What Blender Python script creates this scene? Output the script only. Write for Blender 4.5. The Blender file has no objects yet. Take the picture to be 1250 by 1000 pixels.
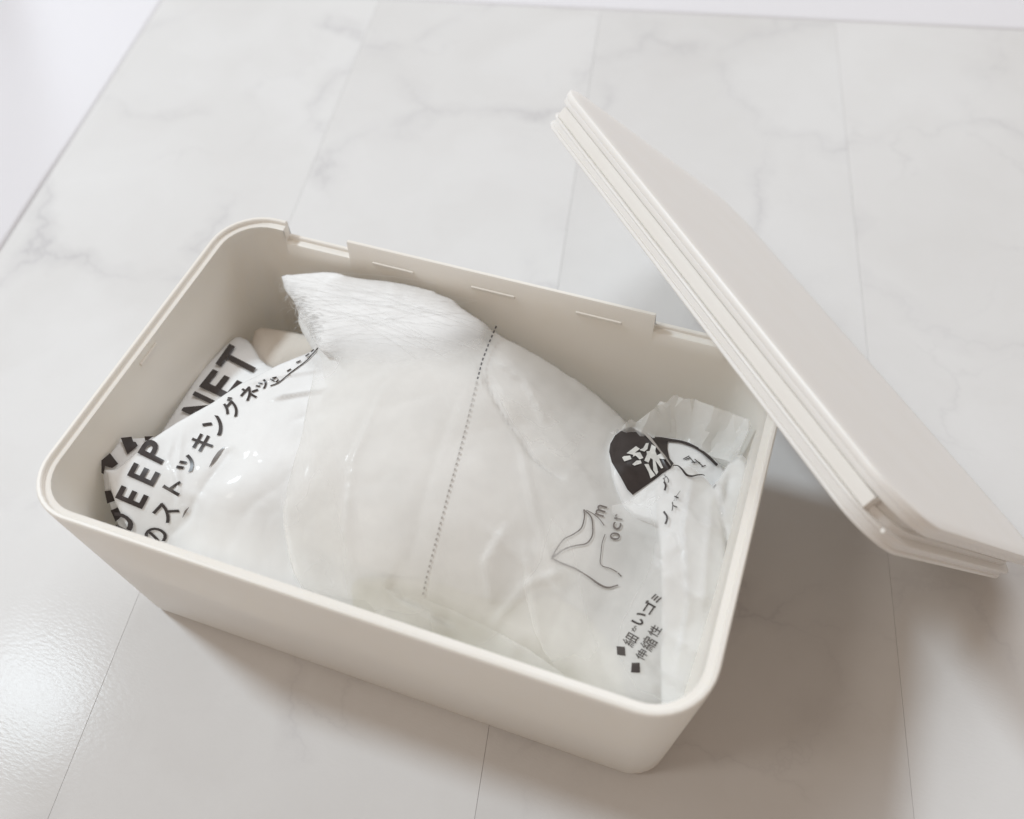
import bpy, bmesh, math, random
import numpy as np
from mathutils import Vector, Matrix, Euler
from mathutils.geometry import delaunay_2d_cdt

random.seed(7)
SC = bpy.context.scene
COL = SC.collection

# ------------------------------------------------------------------ camera
CAM = np.array([0.11256947, -0.18041337, 0.39526039])
YAW, PITCH, ROLL, FOC = -0.39190371, 0.94586637, -0.05863079, 1138.15355
_cy, _sy, _cp, _sp = math.cos(YAW), math.sin(YAW), math.cos(PITCH), math.sin(PITCH)
_f = np.array([_sy*_cp, _cy*_cp, -_sp]); _r = np.array([_cy, -_sy, 0.0]); _u = np.cross(_r, _f)
_c, _s = math.cos(ROLL), math.sin(ROLL)
RX, RY = _c*_r + _s*_u, -_s*_r + _c*_u
cam_d = bpy.data.cameras.new('camera'); cam = bpy.data.objects.new('camera', cam_d); COL.objects.link(cam)
cam.matrix_world = Matrix(((RX[0], RY[0], -_f[0], CAM[0]), (RX[1], RY[1], -_f[1], CAM[1]),
                           (RX[2], RY[2], -_f[2], CAM[2]), (0, 0, 0, 1)))
cam_d.sensor_fit = 'HORIZONTAL'; cam_d.sensor_width = 36.0
cam_d.lens = 36.0*FOC/1250.0
cam_d.clip_start = 0.01; cam_d.clip_end = 100
cam_d.dof.use_dof = True; cam_d.dof.focus_distance = 0.385; cam_d.dof.aperture_fstop = 6.3
SC.camera = cam

# ------------------------------------------------------------------ world, lamps, exposure
W = bpy.data.worlds.new('World'); SC.world = W; W.use_nodes = True
bg = W.node_tree.nodes['Background']; bg.inputs[0].default_value = (1.0, 0.80, 0.645, 1); bg.inputs[1].default_value = 0.33

def area(name, loc, target, size, power, col, shape='DISK'):
    d = bpy.data.lights.new(name, 'AREA'); d.shape = shape; d.size = size; d.energy = power; d.color = col
    o = bpy.data.objects.new(name, d); COL.objects.link(o); o.location = loc
    o.rotation_euler = (Vector(target) - Vector(loc)).to_track_quat('-Z', 'Y').to_euler()
    return o
area('ceiling_lamp', (-1.22, 0.10, 1.67), (0, 0, 0), 0.25, 20, (0.80, 0.915, 1.0))
area('window_light', (0.25, 2.2, 1.95), (0.05, 0.2, 0), 1.6, 31, (0.87, 0.94, 1.0))
area('hall_lamp', (-0.95, -0.80, 1.9), (0, 0, 0), 0.35, 5.0, (1.0, 0.94, 0.86))
SC.view_settings.view_transform = 'Standard'; SC.view_settings.look = 'None'
SC.view_settings.exposure = 0.09; SC.view_settings.gamma = 1.0
SC.cycles.max_bounces = 12; SC.cycles.transparent_max_bounces = 16; SC.cycles.diffuse_bounces = 6
SC.cycles.use_denoising = True

# ------------------------------------------------------------------ helpers
def tag(o, label=None, cat=None, group=None, kind=None):
    if label: o['label'] = label
    if cat: o['category'] = cat
    if group: o['group'] = group
    if kind: o['kind'] = kind
    return o
def thing(name, label, cat, loc=(0, 0, 0)):
    o = bpy.data.objects.new(name, None); COL.objects.link(o); o.location = loc
    o.empty_display_size = 0.02
    return tag(o, label, cat)
def mesh_obj(name, V, F, mat, parent=None, smooth=True, angle=None, fix=True):
    me = bpy.data.meshes.new(name)
    me.from_pydata([tuple(map(float, v)) for v in V], [], [tuple(map(int, f)) for f in F]); me.update()
    if fix:
        b = bmesh.new(); b.from_mesh(me); bmesh.ops.recalc_face_normals(b, faces=b.faces[:]); b.to_mesh(me); b.free()
    me.materials.append(mat)
    if smooth:
        me.polygons.foreach_set('use_smooth', [True]*len(me.polygons))
        if angle: me.set_sharp_from_angle(angle=math.radians(angle))
    o = bpy.data.objects.new(name, me); COL.objects.link(o)
    if parent: o.parent = parent
    return o

def rays(px):
    px = np.atleast_2d(np.asarray(px, float))
    return ((px[:, :1]-625)/FOC)*RX + (-(px[:, 1:2]-500)/FOC)*RY + _f
def at(px, z):
    """photo pixel -> point on the horizontal plane at height z"""
    d = rays(px); t = (np.asarray(z, float).reshape(-1, 1) - CAM[2])/d[:, 2:3]
    return CAM + t*d

# --- value noise, vectorised
_rng = np.random.default_rng(11)
_tab = _rng.random((256, 256))
def vn(x, y):
    xi, yi = np.floor(x).astype(int), np.floor(y).astype(int)
    fx, fy = x-xi, y-yi
    fx = fx*fx*fx*(fx*(fx*6-15)+10); fy = fy*fy*fy*(fy*(fy*6-15)+10)
    a = _tab[xi & 255, yi & 255]; b = _tab[(xi+1) & 255, yi & 255]
    c = _tab[xi & 255, (yi+1) & 255]; d = _tab[(xi+1) & 255, (yi+1) & 255]
    return (a*(1-fx)+b*fx)*(1-fy) + (c*(1-fx)+d*fx)*fy - 0.5
def crumple(x, y, f, seed, ridge=True):
    """sharp-edged film creases: folded noise in turned directions"""
    out = 0
    wx = x + 0.35/f*vn(x*f*0.9+seed*3.1, y*f*0.9-seed)*2; wy = y + 0.35/f*vn(x*f*0.9-seed, y*f*0.9+seed*2.3)*2
    for k, (a, amp, sc, st) in enumerate(((0.4, 1, 1, .45), (1.5, .7, 1.4, .4), (2.4, .5, 2.1, .55), (0.9, .28, 4.0, .5))):
        c, s = math.cos(a+seed*.37), math.sin(a+seed*.37)
        n = vn((c*wx+s*wy)*f*sc+seed*17.3+k*5.1, (-s*wx+c*wy)*f*sc*st+seed*7.7-k*3.3)
        out = out + amp*((np.abs(n)*2) if ridge else n*1.5)
    return out

class Surf:
    """a smooth height sheet through control points, with creases and crumple"""
    def __init__(s, ctrl, smooth=1e-5, amp=0.0, freq=30, seed=1, creases=(), xyz=None, amp2=0.0):
        C = np.array(ctrl, float)
        P = at(C[:, :2], C[:, 2]) if len(C) else np.zeros((0, 3))
        if xyz is not None: P = np.vstack([P, np.array(xyz, float)])
        s.P = P; n = len(P)
        K = s.phi(P[:, None, :2]-P[None, :, :2]) + smooth*np.eye(n)
        Q = np.hstack([np.ones((n, 1)), P[:, :2]])
        A = np.block([[K, Q], [Q.T, np.zeros((3, 3))]])
        sol = np.linalg.solve(A, np.concatenate([P[:, 2], np.zeros(3)]))
        s.w, s.c = sol[:n], sol[n:]
        s.amp, s.freq, s.seed, s.amp2 = amp, freq, seed, amp2
        s.cr = []
        for pts, zz, a, w, kind in creases:
            pp = np.array(pts, float); q = np.array([s.hit_base(p)[:2] for p in pp])
            s.cr.append((q, a, w, kind))
    @staticmethod
    def phi(d):
        r2 = (d**2).sum(-1)*100 + 1e-12
        return r2*np.log(r2)*0.5*0.01
    def base(s, x, y):
        d = np.stack([x[:, None]-s.P[None, :, 0], y[:, None]-s.P[None, :, 1]], -1)
        return s.phi(d)@s.w + s.c[0] + s.c[1]*x + s.c[2]*y
    def hit_base(s, p):
        return s._hit(np.array([p], float), s.base)[0]
    def h(s, x, y):
        z = s.base(x, y)
        if s.amp: z = z + s.amp*(crumple(x, y, s.freq, s.seed) - .6)
        if s.amp2: z = z + s.amp2*(crumple(x, y, s.freq*2.7, s.seed+4) - .6)
        for q, a, w, kind in s.cr:
            best = np.full(len(x), 9.0); sg = np.zeros(len(x)); tt = np.zeros(len(x))
            for i in range(len(q)-1):
                e = q[i+1]-q[i]; L2 = e@e
                t = np.clip(((x-q[i][0])*e[0]+(y-q[i][1])*e[1])/L2, 0, 1)
                dx, dy = x-q[i][0]-t*e[0], y-q[i][1]-t*e[1]
                d = np.hypot(dx, dy); m = d < best
                best = np.where(m, d, best); sg = np.where(m, np.sign(e[0]*dy-e[1]*dx), sg)
                tt = np.where(m, (i+t)/(len(q)-1), tt)
            env = np.clip(np.minimum(tt, 1-tt)*6+.15, 0, 1)
            if kind == 'ridge': z = z + a*env*np.exp(-best/w)
            elif kind == 'fold': z = z + a*env*np.where(sg > 0, np.exp(-best/w), np.exp(-best/(w*.12)))
            else: z = z + a*env*np.exp(-(best/w)**2)
        return z
    def _hit(s, px, fn):
        zs = np.linspace(0.125, -0.01, 109); n = len(px)
        res = np.full(n, np.nan); prev = None
        for i, z in enumerate(zs):
            p = at(px, np.full(n, z)); g = z - fn(p[:, 0], p[:, 1])
            if prev is not None:
                m = np.isnan(res) & (g <= 0)
                tt = prev/(prev-g+1e-12)
                res = np.where(m, zs[i-1]+(z-zs[i-1])*tt, res)
            prev = g
        res = np.where(np.isnan(res), 0.0, res)
        return at(px, res)
    def hit(s, px):
        return s._hit(np.atleast_2d(np.asarray(px, float)), s.h)

def densify(pts, step):
    out = []
    pts = [np.array(p, float) for p in pts]
    for a, b in zip(pts, pts[1:]+pts[:1]):
        n = max(1, int(np.hypot(*(b-a))/step))
        out += [a+(b-a)*k/n for k in range(n)]
    return np.array(out)
def rounded(pts, it=2):
    """Chaikin corner cutting of a closed outline"""
    p = np.array(pts, float)
    for _ in range(it):
        q = np.roll(p, -1, 0); p = np.stack([.8*p+.2*q, .2*p+.8*q], 1).reshape(-1, 2)
    return p
def dist_poly(x, y, q):
    best = np.full(len(x), 9.0)
    for a, b in zip(q, np.roll(q, -1, 0)):
        e = b-a; L2 = e@e+1e-18
        t = np.clip(((x-a[0])*e[0]+(y-a[1])*e[1])/L2, 0, 1)
        best = np.minimum(best, np.hypot(x-a[0]-t*e[0], y-a[1]-t*e[1]))
    return best
def fill_poly(q, step, seed=3):
    rg = np.random.default_rng(seed)
    lo, hi = q.min(0), q.max(0)
    gx, gy = np.meshgrid(np.arange(lo[0], hi[0], step), np.arange(lo[1], hi[1], step*.87))
    gx = gx + (np.arange(gx.shape[0]) % 2)[:, None]*step*.5
    g = np.stack([gx.ravel(), gy.ravel()], 1) + rg.normal(0, step*.06, (gx.size, 2))
    ins = np.zeros(len(g), bool); n = len(q); j = n-1
    for i in range(n):
        a, b = q[i], q[j]
        c = ((a[1] > g[:, 1]) != (b[1] > g[:, 1])) & (g[:, 0] < (b[0]-a[0])*(g[:, 1]-a[1])/(b[1]-a[1]+1e-15)+a[0])
        ins ^= c; j = i
    g = g[ins]; g = g[dist_poly(g[:, 0], g[:, 1], q) > step*.45]
    V = [Vector(p) for p in q] + [Vector(p) for p in g]
    E = [(i, (i+1) % n) for i in range(n)]
    r = delaunay_2d_cdt(V, E, [], 1, 1e-7)
    return np.array([tuple(v) for v in r[0]]), [tuple(f) for f in r[2]]

def film(name, surf, outline, mat, parent, thick=0.012, step=0.0016, drop=0.003, rad=0.004, wav=0.0, closed=True, smooth_outline=1, lift=0.0):
    """a filled plastic sheet: the crumpled top, a soft edge, and an underside that closes it"""
    o = rounded(outline, smooth_outline) if smooth_outline else np.array(outline, float)
    o = densify(o, 5)
    if wav:
        k = np.arange(len(o)); o = o + wav*np.stack([vn(k*.37, k*0+name.__len__()), vn(k*.41, k*0+9.5)], 1)*2
    q = surf.hit(o)[:, :2]
    V2, F = fill_poly(q, step)
    x, y = V2[:, 0], V2[:, 1]
    d = dist_poly(x, y, q)
    z = surf.h(x, y) - drop*np.exp(-d/rad) + lift
    top = np.stack([x, y, z], 1); n = len(top)
    if not closed: return mesh_obj(name, top, F, mat, parent)
    zb = np.maximum(z - thick*(1-np.exp(-d/rad)) - 1e-5, 0.004)
    bot = np.stack([x, y, np.minimum(zb, z-1e-5)], 1)
    edge = d < 1e-6
    idx = np.arange(n)+n
    idx = np.where(edge, np.arange(n), idx)
    F2 = [tuple(int(idx[i]) for i in reversed(f)) for f in F]
    return mesh_obj(name, np.vstack([top, bot]), list(F)+F2, mat, parent)

# ------------------------------------------------------------------ printed marks
class Ink:
    """flat print in pixel space, laid on a film surface"""
    def __init__(s): s.V, s.F = [], []
    def add(s, v, f):
        b = len(s.V); s.V += [tuple(p[:2]) for p in v]; s.F += [tuple(i+b for i in t) for t in f]
    def poly(s, pts, step=4.0, smooth=0):
        o = rounded(pts, smooth) if smooth else np.array(pts, float)
        v, f = fill_poly(densify(o, step), step); s.add(v, f)
    def stroke(s, pts, w, step=2.0):
        p = [np.array(a, float) for a in pts]; out = []
        P = [2*p[0]-p[1]] + p + [2*p[-1]-p[-2]]           # Catmull-Rom
        for i in range(1, len(P)-2):
            n = max(2, int(np.hypot(*(P[i+1]-P[i]))/step))
            for k in range(n):
                t = k/n; a, b, c, d = P[i-1], P[i], P[i+1], P[i+2]
                out.append(.5*((2*b)+(-a+c)*t+(2*a-5*b+4*c-d)*t*t+(-a+3*b-3*c+d)*t**3))
        out.append(P[-2]); out = np.array(out)
        tg = np.gradient(out, axis=0); tg /= np.hypot(tg[:, 0], tg[:, 1])[:, None]+1e-9
        nn = np.stack([-tg[:, 1], tg[:, 0]], 1)
        wd = np.interp(np.linspace(0, 1, len(out)), np.linspace(0, 1, len(w)), w) if hasattr(w, '__len__') else np.full(len(out), w)
        v = np.concatenate([out+nn*wd[:, None]/2, out-nn*wd[:, None]/2]); n = len(out)
        s.add(v, [(i, i+1, n+i+1, n+i) for i in range(n-1)])
    def glyph(s, ch, c, wv, hv, bold=0.0, clips=(), step=5.0):
        v, f = glyph_mesh(ch, bold)
        c, wv, hv = (np.array(k, float) for k in (c, wv, hv))
        p = c + v[:, :1]*wv + v[:, 1:2]*hv
        bm = bmesh.new(); bv = [bm.verts.new((a[0], a[1], 0)) for a in p]
        for t in f:
            try: bm.faces.new([bv[i] for i in t])
            except ValueError: pass
        bmesh.ops.triangulate(bm, faces=bm.faces[:])
        for _ in range(4):
            es = [e for e in bm.edges if e.calc_length() > step]
            if not es: break
            bmesh.ops.subdivide_edges(bm, edges=es, cuts=1)
            bmesh.ops.triangulate(bm, faces=bm.faces[:])
        for (cx, cy), (nx, ny) in clips:       # keep the side the normal points away from
            bmesh.ops.bisect_plane(bm, geom=bm.verts[:]+bm.edges[:]+bm.faces[:], plane_co=(cx, cy, 0), plane_no=(nx, ny, 0), clear_outer=True)
        bm.verts.index_update()
        s.add([v.co[:] for v in bm.verts], [[v.index for v in f.verts] for f in bm.faces]); bm.free()
    def build(s, name, surf, mat, parent, eps=0.0004):
        P = surf.hit(np.array(s.V)); P = P.copy()
        d = CAM-P; d /= np.linalg.norm(d, axis=1)[:, None]
        P = P + np.array([0, 0, eps]) + d*0.0001
        return mesh_obj(name, P, s.F, mat, parent)
_gc = {}
def glyph_mesh(ch, bold=0.0):
    if (ch, bold) in _gc: return _gc[ch, bold]
    cu = bpy.data.curves.new('glyph', 'FONT'); cu.body = ch; cu.size = 1.0; cu.offset = bold; cu.resolution_u = 4
    ob = bpy.data.objects.new('glyph', cu); COL.objects.link(ob)
    dg = bpy.context.evaluated_depsgraph_get(); dg.update()
    me = bpy.data.meshes.new_from_object(ob.evaluated_get(dg))
    v = np.array([w.co[:2] for w in me.vertices]); f = [tuple(p.vertices) for p in me.polygons]
    bpy.data.objects.remove(ob); bpy.data.curves.remove(cu); bpy.data.meshes.remove(me)
    lo, hi = v.min(0), v.max(0); v = (v-(lo+hi)/2)/np.maximum(hi-lo, 1e-6)
    _gc[ch, bold] = (v, f); return v, f

# ------------------------------------------------------------------ materials
def mat(name):
    m = bpy.data.materials.new(name); m.use_nodes = True
    nt = m.node_tree; return m, nt, nt.nodes['Principled BSDF']
def N(nt, t, **kw):
    n = nt.nodes.new(t)
    for k, v in kw.items():
        if k in n.inputs: n.inputs[k].default_value = v
        else: setattr(n, k, v)
    return n
def ramp(nt, pts):
    r = nt.nodes.new('ShaderNodeValToRGB'); e = r.color_ramp.elements
    while len(e) < len(pts): e.new(0.5)
    for i, (p, c) in enumerate(pts): e[i].position = p; e[i].color = c if len(c) == 4 else (*c, 1)
    return r

def plastic(name, col, rough=0.38, sss=0.25):
    m, nt, b = mat(name)
    tc = N(nt, 'ShaderNodeTexCoord')
    n1 = N(nt, 'ShaderNodeTexNoise', Scale=35.0, Detail=4.0)
    nt.links.new(tc.outputs['Object'], n1.inputs['Vector'])
    mx = N(nt, 'ShaderNodeMixRGB'); mx.inputs[1].default_value = (*col, 1)
    mx.inputs[2].default_value = (col[0]*.965, col[1]*.955, col[2]*.935, 1)
    nt.links.new(n1.outputs[0], mx.inputs[0]); nt.links.new(mx.outputs[0], b.inputs['Base Color'])
    n2 = N(nt, 'ShaderNodeTexNoise', Scale=2600.0, Detail=2.0)
    nt.links.new(tc.outputs['Object'], n2.inputs['Vector'])
    bp = N(nt, 'ShaderNodeBump', Strength=0.10, Distance=0.0002)
    nt.links.new(n2.outputs[0], bp.inputs['Height']); nt.links.new(bp.outputs[0], b.inputs['Normal'])
    rr = N(nt, 'ShaderNodeMapRange'); rr.inputs['To Min'].default_value = rough-.05; rr.inputs['To Max'].default_value = rough+.07
    nt.links.new(n1.outputs[0], rr.inputs[0]); nt.links.new(rr.outputs[0], b.inputs['Roughness'])
    b.inputs['Subsurface Weight'].default_value = sss
    b.inputs['Subsurface Radius'].default_value = (0.015, 0.0135, 0.0115); b.inputs['Subsurface Scale'].default_value = 1.0
    return m
M_BOX = plastic('cream_plastic', (0.865, 0.835, 0.785))
M_LID = plastic('cream_lid_plastic', (0.90, 0.885, 0.865), 0.42, .2)
M_BAND = plastic('cream_band_plastic', (0.90, 0.885, 0.86), 0.42, 0.0)
M_RIB = plastic('cream_rib_plastic', (0.865, 0.835, 0.785), 0.38, 0.0)

def film_mat(name, col, rough=0.25, alpha=1.0, trans=0.25, bump=0.25, bscale=160.0, coat=0.0, spec=0.2, fade=None):
    m, nt, b = mat(name)
    out = nt.nodes['Material Output']
    tc = N(nt, 'ShaderNodeTexCoord')
    n1 = N(nt, 'ShaderNodeTexNoise', Scale=bscale, Detail=5.0, Roughness=0.55, Distortion=0.6)
    nt.links.new(tc.outputs['Object'], n1.inputs['Vector'])
    n3 = N(nt, 'ShaderNodeTexNoise', Scale=bscale*.3, Detail=3.0, Distortion=1.5); n3.noise_type = 'RIDGED_MULTIFRACTAL'
    nt.links.new(tc.outputs['Object'], n3.inputs['Vector'])
    ad = N(nt, 'ShaderNodeMath', operation='MULTIPLY_ADD'); ad.inputs[1].default_value = 0.6
    nt.links.new(n3.outputs[0], ad.inputs[0]); nt.links.new(n1.outputs[0], ad.inputs[2])
    bp = N(nt, 'ShaderNodeBump', Strength=bump, Distance=0.001)
    nt.links.new(ad.outputs[0], bp.inputs['Height'])
    b.inputs['Base Color'].default_value = (*col, 1); b.inputs['Roughness'].default_value = rough
    b.inputs['Specular IOR Level'].default_value = spec; b.inputs['Coat Weight'].default_value = coat; b.inputs['Coat Roughness'].default_value = 0.07
    nt.links.new(bp.outputs[0], b.inputs['Normal'])
    tr = N(nt, 'ShaderNodeBsdfTranslucent'); tr.inputs[0].default_value = (*col, 1)
    m1 = N(nt, 'ShaderNodeMixShader'); m1.inputs[0].default_value = trans
    nt.links.new(b.outputs[0], m1.inputs[1]); nt.links.new(tr.outputs[0], m1.inputs[2])
    last = m1
    if alpha < 1:
        tp = N(nt, 'ShaderNodeBsdfTransparent')
        n2 = N(nt, 'ShaderNodeTexNoise', Scale=28.0, Detail=3.0)
        nt.links.new(tc.outputs['Object'], n2.inputs['Vector'])
        mr = N(nt, 'ShaderNodeMapRange'); mr.inputs['From Min'].default_value = .3; mr.inputs['From Max'].default_value = .7
        mr.inputs['To Min'].default_value = max(0, alpha-.12); mr.inputs['To Max'].default_value = min(1, alpha+.12)
        nt.links.new(n2.outputs[0], mr.inputs[0])
        fac = mr.outputs[0]
        if fade:
            at_ = N(nt, 'ShaderNodeAttribute', attribute_name=fade); sb = N(nt, 'ShaderNodeMath', operation='SUBTRACT', use_clamp=True)
            nt.links.new(fac, sb.inputs[0]); nt.links.new(at_.outputs['Fac'], sb.inputs[1]); fac = sb.outputs[0]
        m2 = N(nt, 'ShaderNodeMixShader'); nt.links.new(fac, m2.inputs[0])
        nt.links.new(tp.outputs[0], m2.inputs[1]); nt.links.new(m1.outputs[0], m2.inputs[2]); last = m2
    nt.links.new(last.outputs[0], out.inputs['Surface'])
    return m
M_WHITE = film_mat('white_film', (0.90, 0.905, 0.905), 0.42, coat=.05, bump=.15, trans=.15)
M_FROST = film_mat('frosted_film', (0.95, 0.94, 0.92), 0.45, alpha=0.70, trans=.15, bump=.06, bscale=90, coat=.06, spec=.12, fade='sheer')
M_PACK = film_mat('milky_film', (0.94, 0.945, 0.945), 0.45, alpha=0.97, trans=.10, coat=.09, bump=.14, bscale=110)
M_THIN = film_mat('thin_clear_film', (0.96, 0.96, 0.955), 0.3, alpha=0.36, trans=.1, coat=.2, bump=.15, bscale=90, fade='sheer')
M_LAYER = film_mat('film_layer', (0.96, 0.955, 0.94), 0.35, alpha=0.30, trans=.1, coat=.12, bump=.06, bscale=80, fade='sheer')
M_CLEAR = film_mat('clear_film', (0.93, 0.935, 0.925), 0.16, alpha=0.46, trans=.1, bump=.3, bscale=220, coat=.4, spec=.4)
M_CREAM = film_mat('cream_cloth', (0.92, 0.87, 0.80), 0.85, bump=.3, bscale=500)
M_BEIGE = film_mat('beige_net_cloth', (0.80, 0.775, 0.66), 0.8, bump=.4, bscale=420)
M_NETB = film_mat('net_roll_cloth', (0.92, 0.915, 0.90), 0.8, bump=.4, bscale=420)
def ink(name, c, rough=.35):
    m, nt, b = mat(name)
    n = N(nt, 'ShaderNodeTexNoise', Scale=300.0, Detail=3.0); r = ramp(nt, [(0.3, c), (0.75, tuple(k*1.35 for k in c))])
    tc = N(nt, 'ShaderNodeTexCoord'); nt.links.new(tc.outputs['Object'], n.inputs['Vector'])
    nt.links.new(n.outputs[0], r.inputs[0]); nt.links.new(r.outputs[0], b.inputs['Base Color'])
    b.inputs['Roughness'].default_value = rough; return m
M_INK = ink('black_print', (0.035, 0.028, 0.027))
M_GREY = ink('grey_print', (0.16, 0.14, 0.13))
M_PALE = ink('pale_grey_print', (0.36, 0.34, 0.32))
M_WINK = ink('white_print', (0.62, 0.62, 0.60))

def marble():
    m, nt, b = mat('white_marble_sheet')
    tc = N(nt, 'ShaderNodeTexCoord'); oi = N(nt, 'ShaderNodeObjectInfo')
    sc = N(nt, 'ShaderNodeVectorMath', operation='SCALE'); sc.inputs['Scale'].default_value = 7.0
    cb = N(nt, 'ShaderNodeCombineXYZ'); nt.links.new(oi.outputs['Random'], cb.inputs[0]); nt.links.new(oi.outputs['Random'], cb.inputs[1])
    nt.links.new(cb.outputs[0], sc.inputs[0])
    av = N(nt, 'ShaderNodeVectorMath', operation='ADD'); nt.links.new(tc.outputs['Object'], av.inputs[0]); nt.links.new(sc.outputs[0], av.inputs[1])
    # domain warp
    wn = N(nt, 'ShaderNodeTexNoise', Scale=9.0, Detail=6.0, Roughness=0.6); nt.links.new(av.outputs[0], wn.inputs['Vector'])
    ws = N(nt, 'ShaderNodeVectorMath', operation='MULTIPLY_ADD'); ws.inputs[1].default_value = (.13, .13, .0)
    nt.links.new(wn.outputs['Color'], ws.inputs[0]); nt.links.new(av.outputs[0], ws.inputs[2])
    def veins(scale, width, soft):
        v = N(nt, 'ShaderNodeTexVoronoi', Scale=scale, feature='DISTANCE_TO_EDGE'); v.voronoi_dimensions = '2D'
        nt.links.new(ws.outputs[0], v.inputs['Vector'])
        r = ramp(nt, [(0.0, (1, 1, 1)), (width, (.45, .45, .45)), (soft, (0, 0, 0))]); nt.links.new(v.outputs[0], r.inputs[0])
        return r
    v1 = veins(6.5, .012, .075); v2 = veins(15.0, .01, .05)
    k = N(nt, 'ShaderNodeTexNoise', Scale=11.0, Detail=3.0); nt.links.new(av.outputs[0], k.inputs['Vector'])
    kr = ramp(nt, [(0.42, (0, 0, 0)), (0.66, (1, 1, 1))]); nt.links.new(k.outputs[0], kr.inputs[0])
    k2 = N(nt, 'ShaderNodeTexNoise', noise_dimensions='4D', Scale=8.0, Detail=2.0, W=3.0); nt.links.new(av.outputs[0], k2.inputs['Vector'])
    kr2 = ramp(nt, [(0.52, (0, 0, 0)), (0.72, (.7, .7, .7))]); nt.links.new(k2.outputs[0], kr2.inputs[0])
    mu1 = N(nt, 'ShaderNodeMath', operation='MULTIPLY'); nt.links.new(v1.outputs[0], mu1.inputs[0]); nt.links.new(kr.outputs[0], mu1.inputs[1])
    mu2 = N(nt, 'ShaderNodeMath', operation='MULTIPLY'); nt.links.new(v2.outputs[0], mu2.inputs[0]); nt.links.new(kr2.outputs[0], mu2.inputs[1])
    sm = N(nt, 'ShaderNodeMath', operation='MAXIMUM'); nt.links.new(mu1.outputs[0], sm.inputs[0]); nt.links.new(mu2.outputs[0], sm.inputs[1])
    cl = N(nt, 'ShaderNodeTexNoise', Scale=7.0, Detail=5.0, Roughness=.55); nt.links.new(ws.outputs[0], cl.inputs['Vector'])
    cr = ramp(nt, [(0.35, (0.69, 0.683, 0.678)), (0.62, (0.735, 0.732, 0.732))]); nt.links.new(cl.outputs[0], cr.inputs[0])
    mx = N(nt, 'ShaderNodeMixRGB'); mx.inputs[2].default_value = (0.45, 0.437, 0.455, 1)
    fs = N(nt, 'ShaderNodeMath', operation='MULTIPLY'); fs.inputs[1].default_value = 0.52; nt.links.new(sm.outputs[0], fs.inputs[0])
    nt.links.new(fs.outputs[0], mx.inputs[0]); nt.links.new(cr.outputs[0], mx.inputs[1]); pt = N(nt, 'ShaderNodeMapRange'); pt.inputs['To Min'].default_value = .972; pt.inputs['To Max'].default_value = 1.0; nt.links.new(oi.outputs['Random'], pt.inputs[0])
    hv = N(nt, 'ShaderNodeHueSaturation'); nt.links.new(pt.outputs[0], hv.inputs['Value']); nt.links.new(mx.outputs[0], hv.inputs['Color']); nt.links.new(hv.outputs[0], b.inputs['Base Color'])
    b.inputs['Roughness'].default_value = 0.115; b.inputs['Specular IOR Level'].default_value = 0.026
    bm_ = N(nt, 'ShaderNodeMapping'); bm_.inputs['Rotation'].default_value = (0, 0, .5); bm_.inputs['Scale'].default_value = (1, 2.6, 1)
    nt.links.new(tc.outputs['Object'], bm_.inputs[0])
    bn = N(nt, 'ShaderNodeTexNoise', Scale=330.0, Detail=2.5); nt.links.new(bm_.outputs[0], bn.inputs['Vector'])
    bp = N(nt, 'ShaderNodeBump', Strength=0.09, Distance=0.0005); nt.links.new(bn.outputs[0], bp.inputs['Height']); nt.links.new(bp.outputs[0], b.inputs['Normal'])
    return m
M_MARBLE = marble()
def matte(name, col, rough=.6):
    m, nt, b = mat(name)
    n = N(nt, 'ShaderNodeTexNoise', Scale=12.0, Detail=4.0); r = ramp(nt, [(0.3, tuple(c*.93 for c in col)), (0.7, col)])
    nt.links.new(n.outputs[0], r.inputs[0]); nt.links.new(r.outputs[0], b.inputs['Base Color']); b.inputs['Roughness'].default_value = rough
    return m
M_TOP = matte('tabletop_board', (.62, .60, .58)); M_FLOOR = matte('pale_floor', (.70, .69, .68))
def curtain_mat():
    m, nt, b = mat('white_curtain_cloth'); out = nt.nodes['Material Output']
    tc = N(nt, 'ShaderNodeTexCoord')
    w = N(nt, 'ShaderNodeTexWave', Scale=260.0, Distortion=0.4); nt.links.new(tc.outputs['UV'], w.inputs['Vector'])
    bp = N(nt, 'ShaderNodeBump', Strength=0.25, Distance=0.0006); nt.links.new(w.outputs[0], bp.inputs['Height']); nt.links.new(bp.outputs[0], b.inputs['Normal'])
    b.inputs['Base Color'].default_value = (.88, .875, .91, 1); b.inputs['Roughness'].default_value = .9
    tr = N(nt, 'ShaderNodeBsdfTranslucent'); tr.inputs[0].default_value = (.86, .85, .90, 1)
    mx = N(nt, 'ShaderNodeMixShader'); mx.inputs[0].default_value = .12
    nt.links.new(b.outputs[0], mx.inputs[1]); nt.links.new(tr.outputs[0], mx.inputs[2]); nt.links.new(mx.outputs[0], out.inputs['Surface'])
    return m
M_CURT = curtain_mat()

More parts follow.
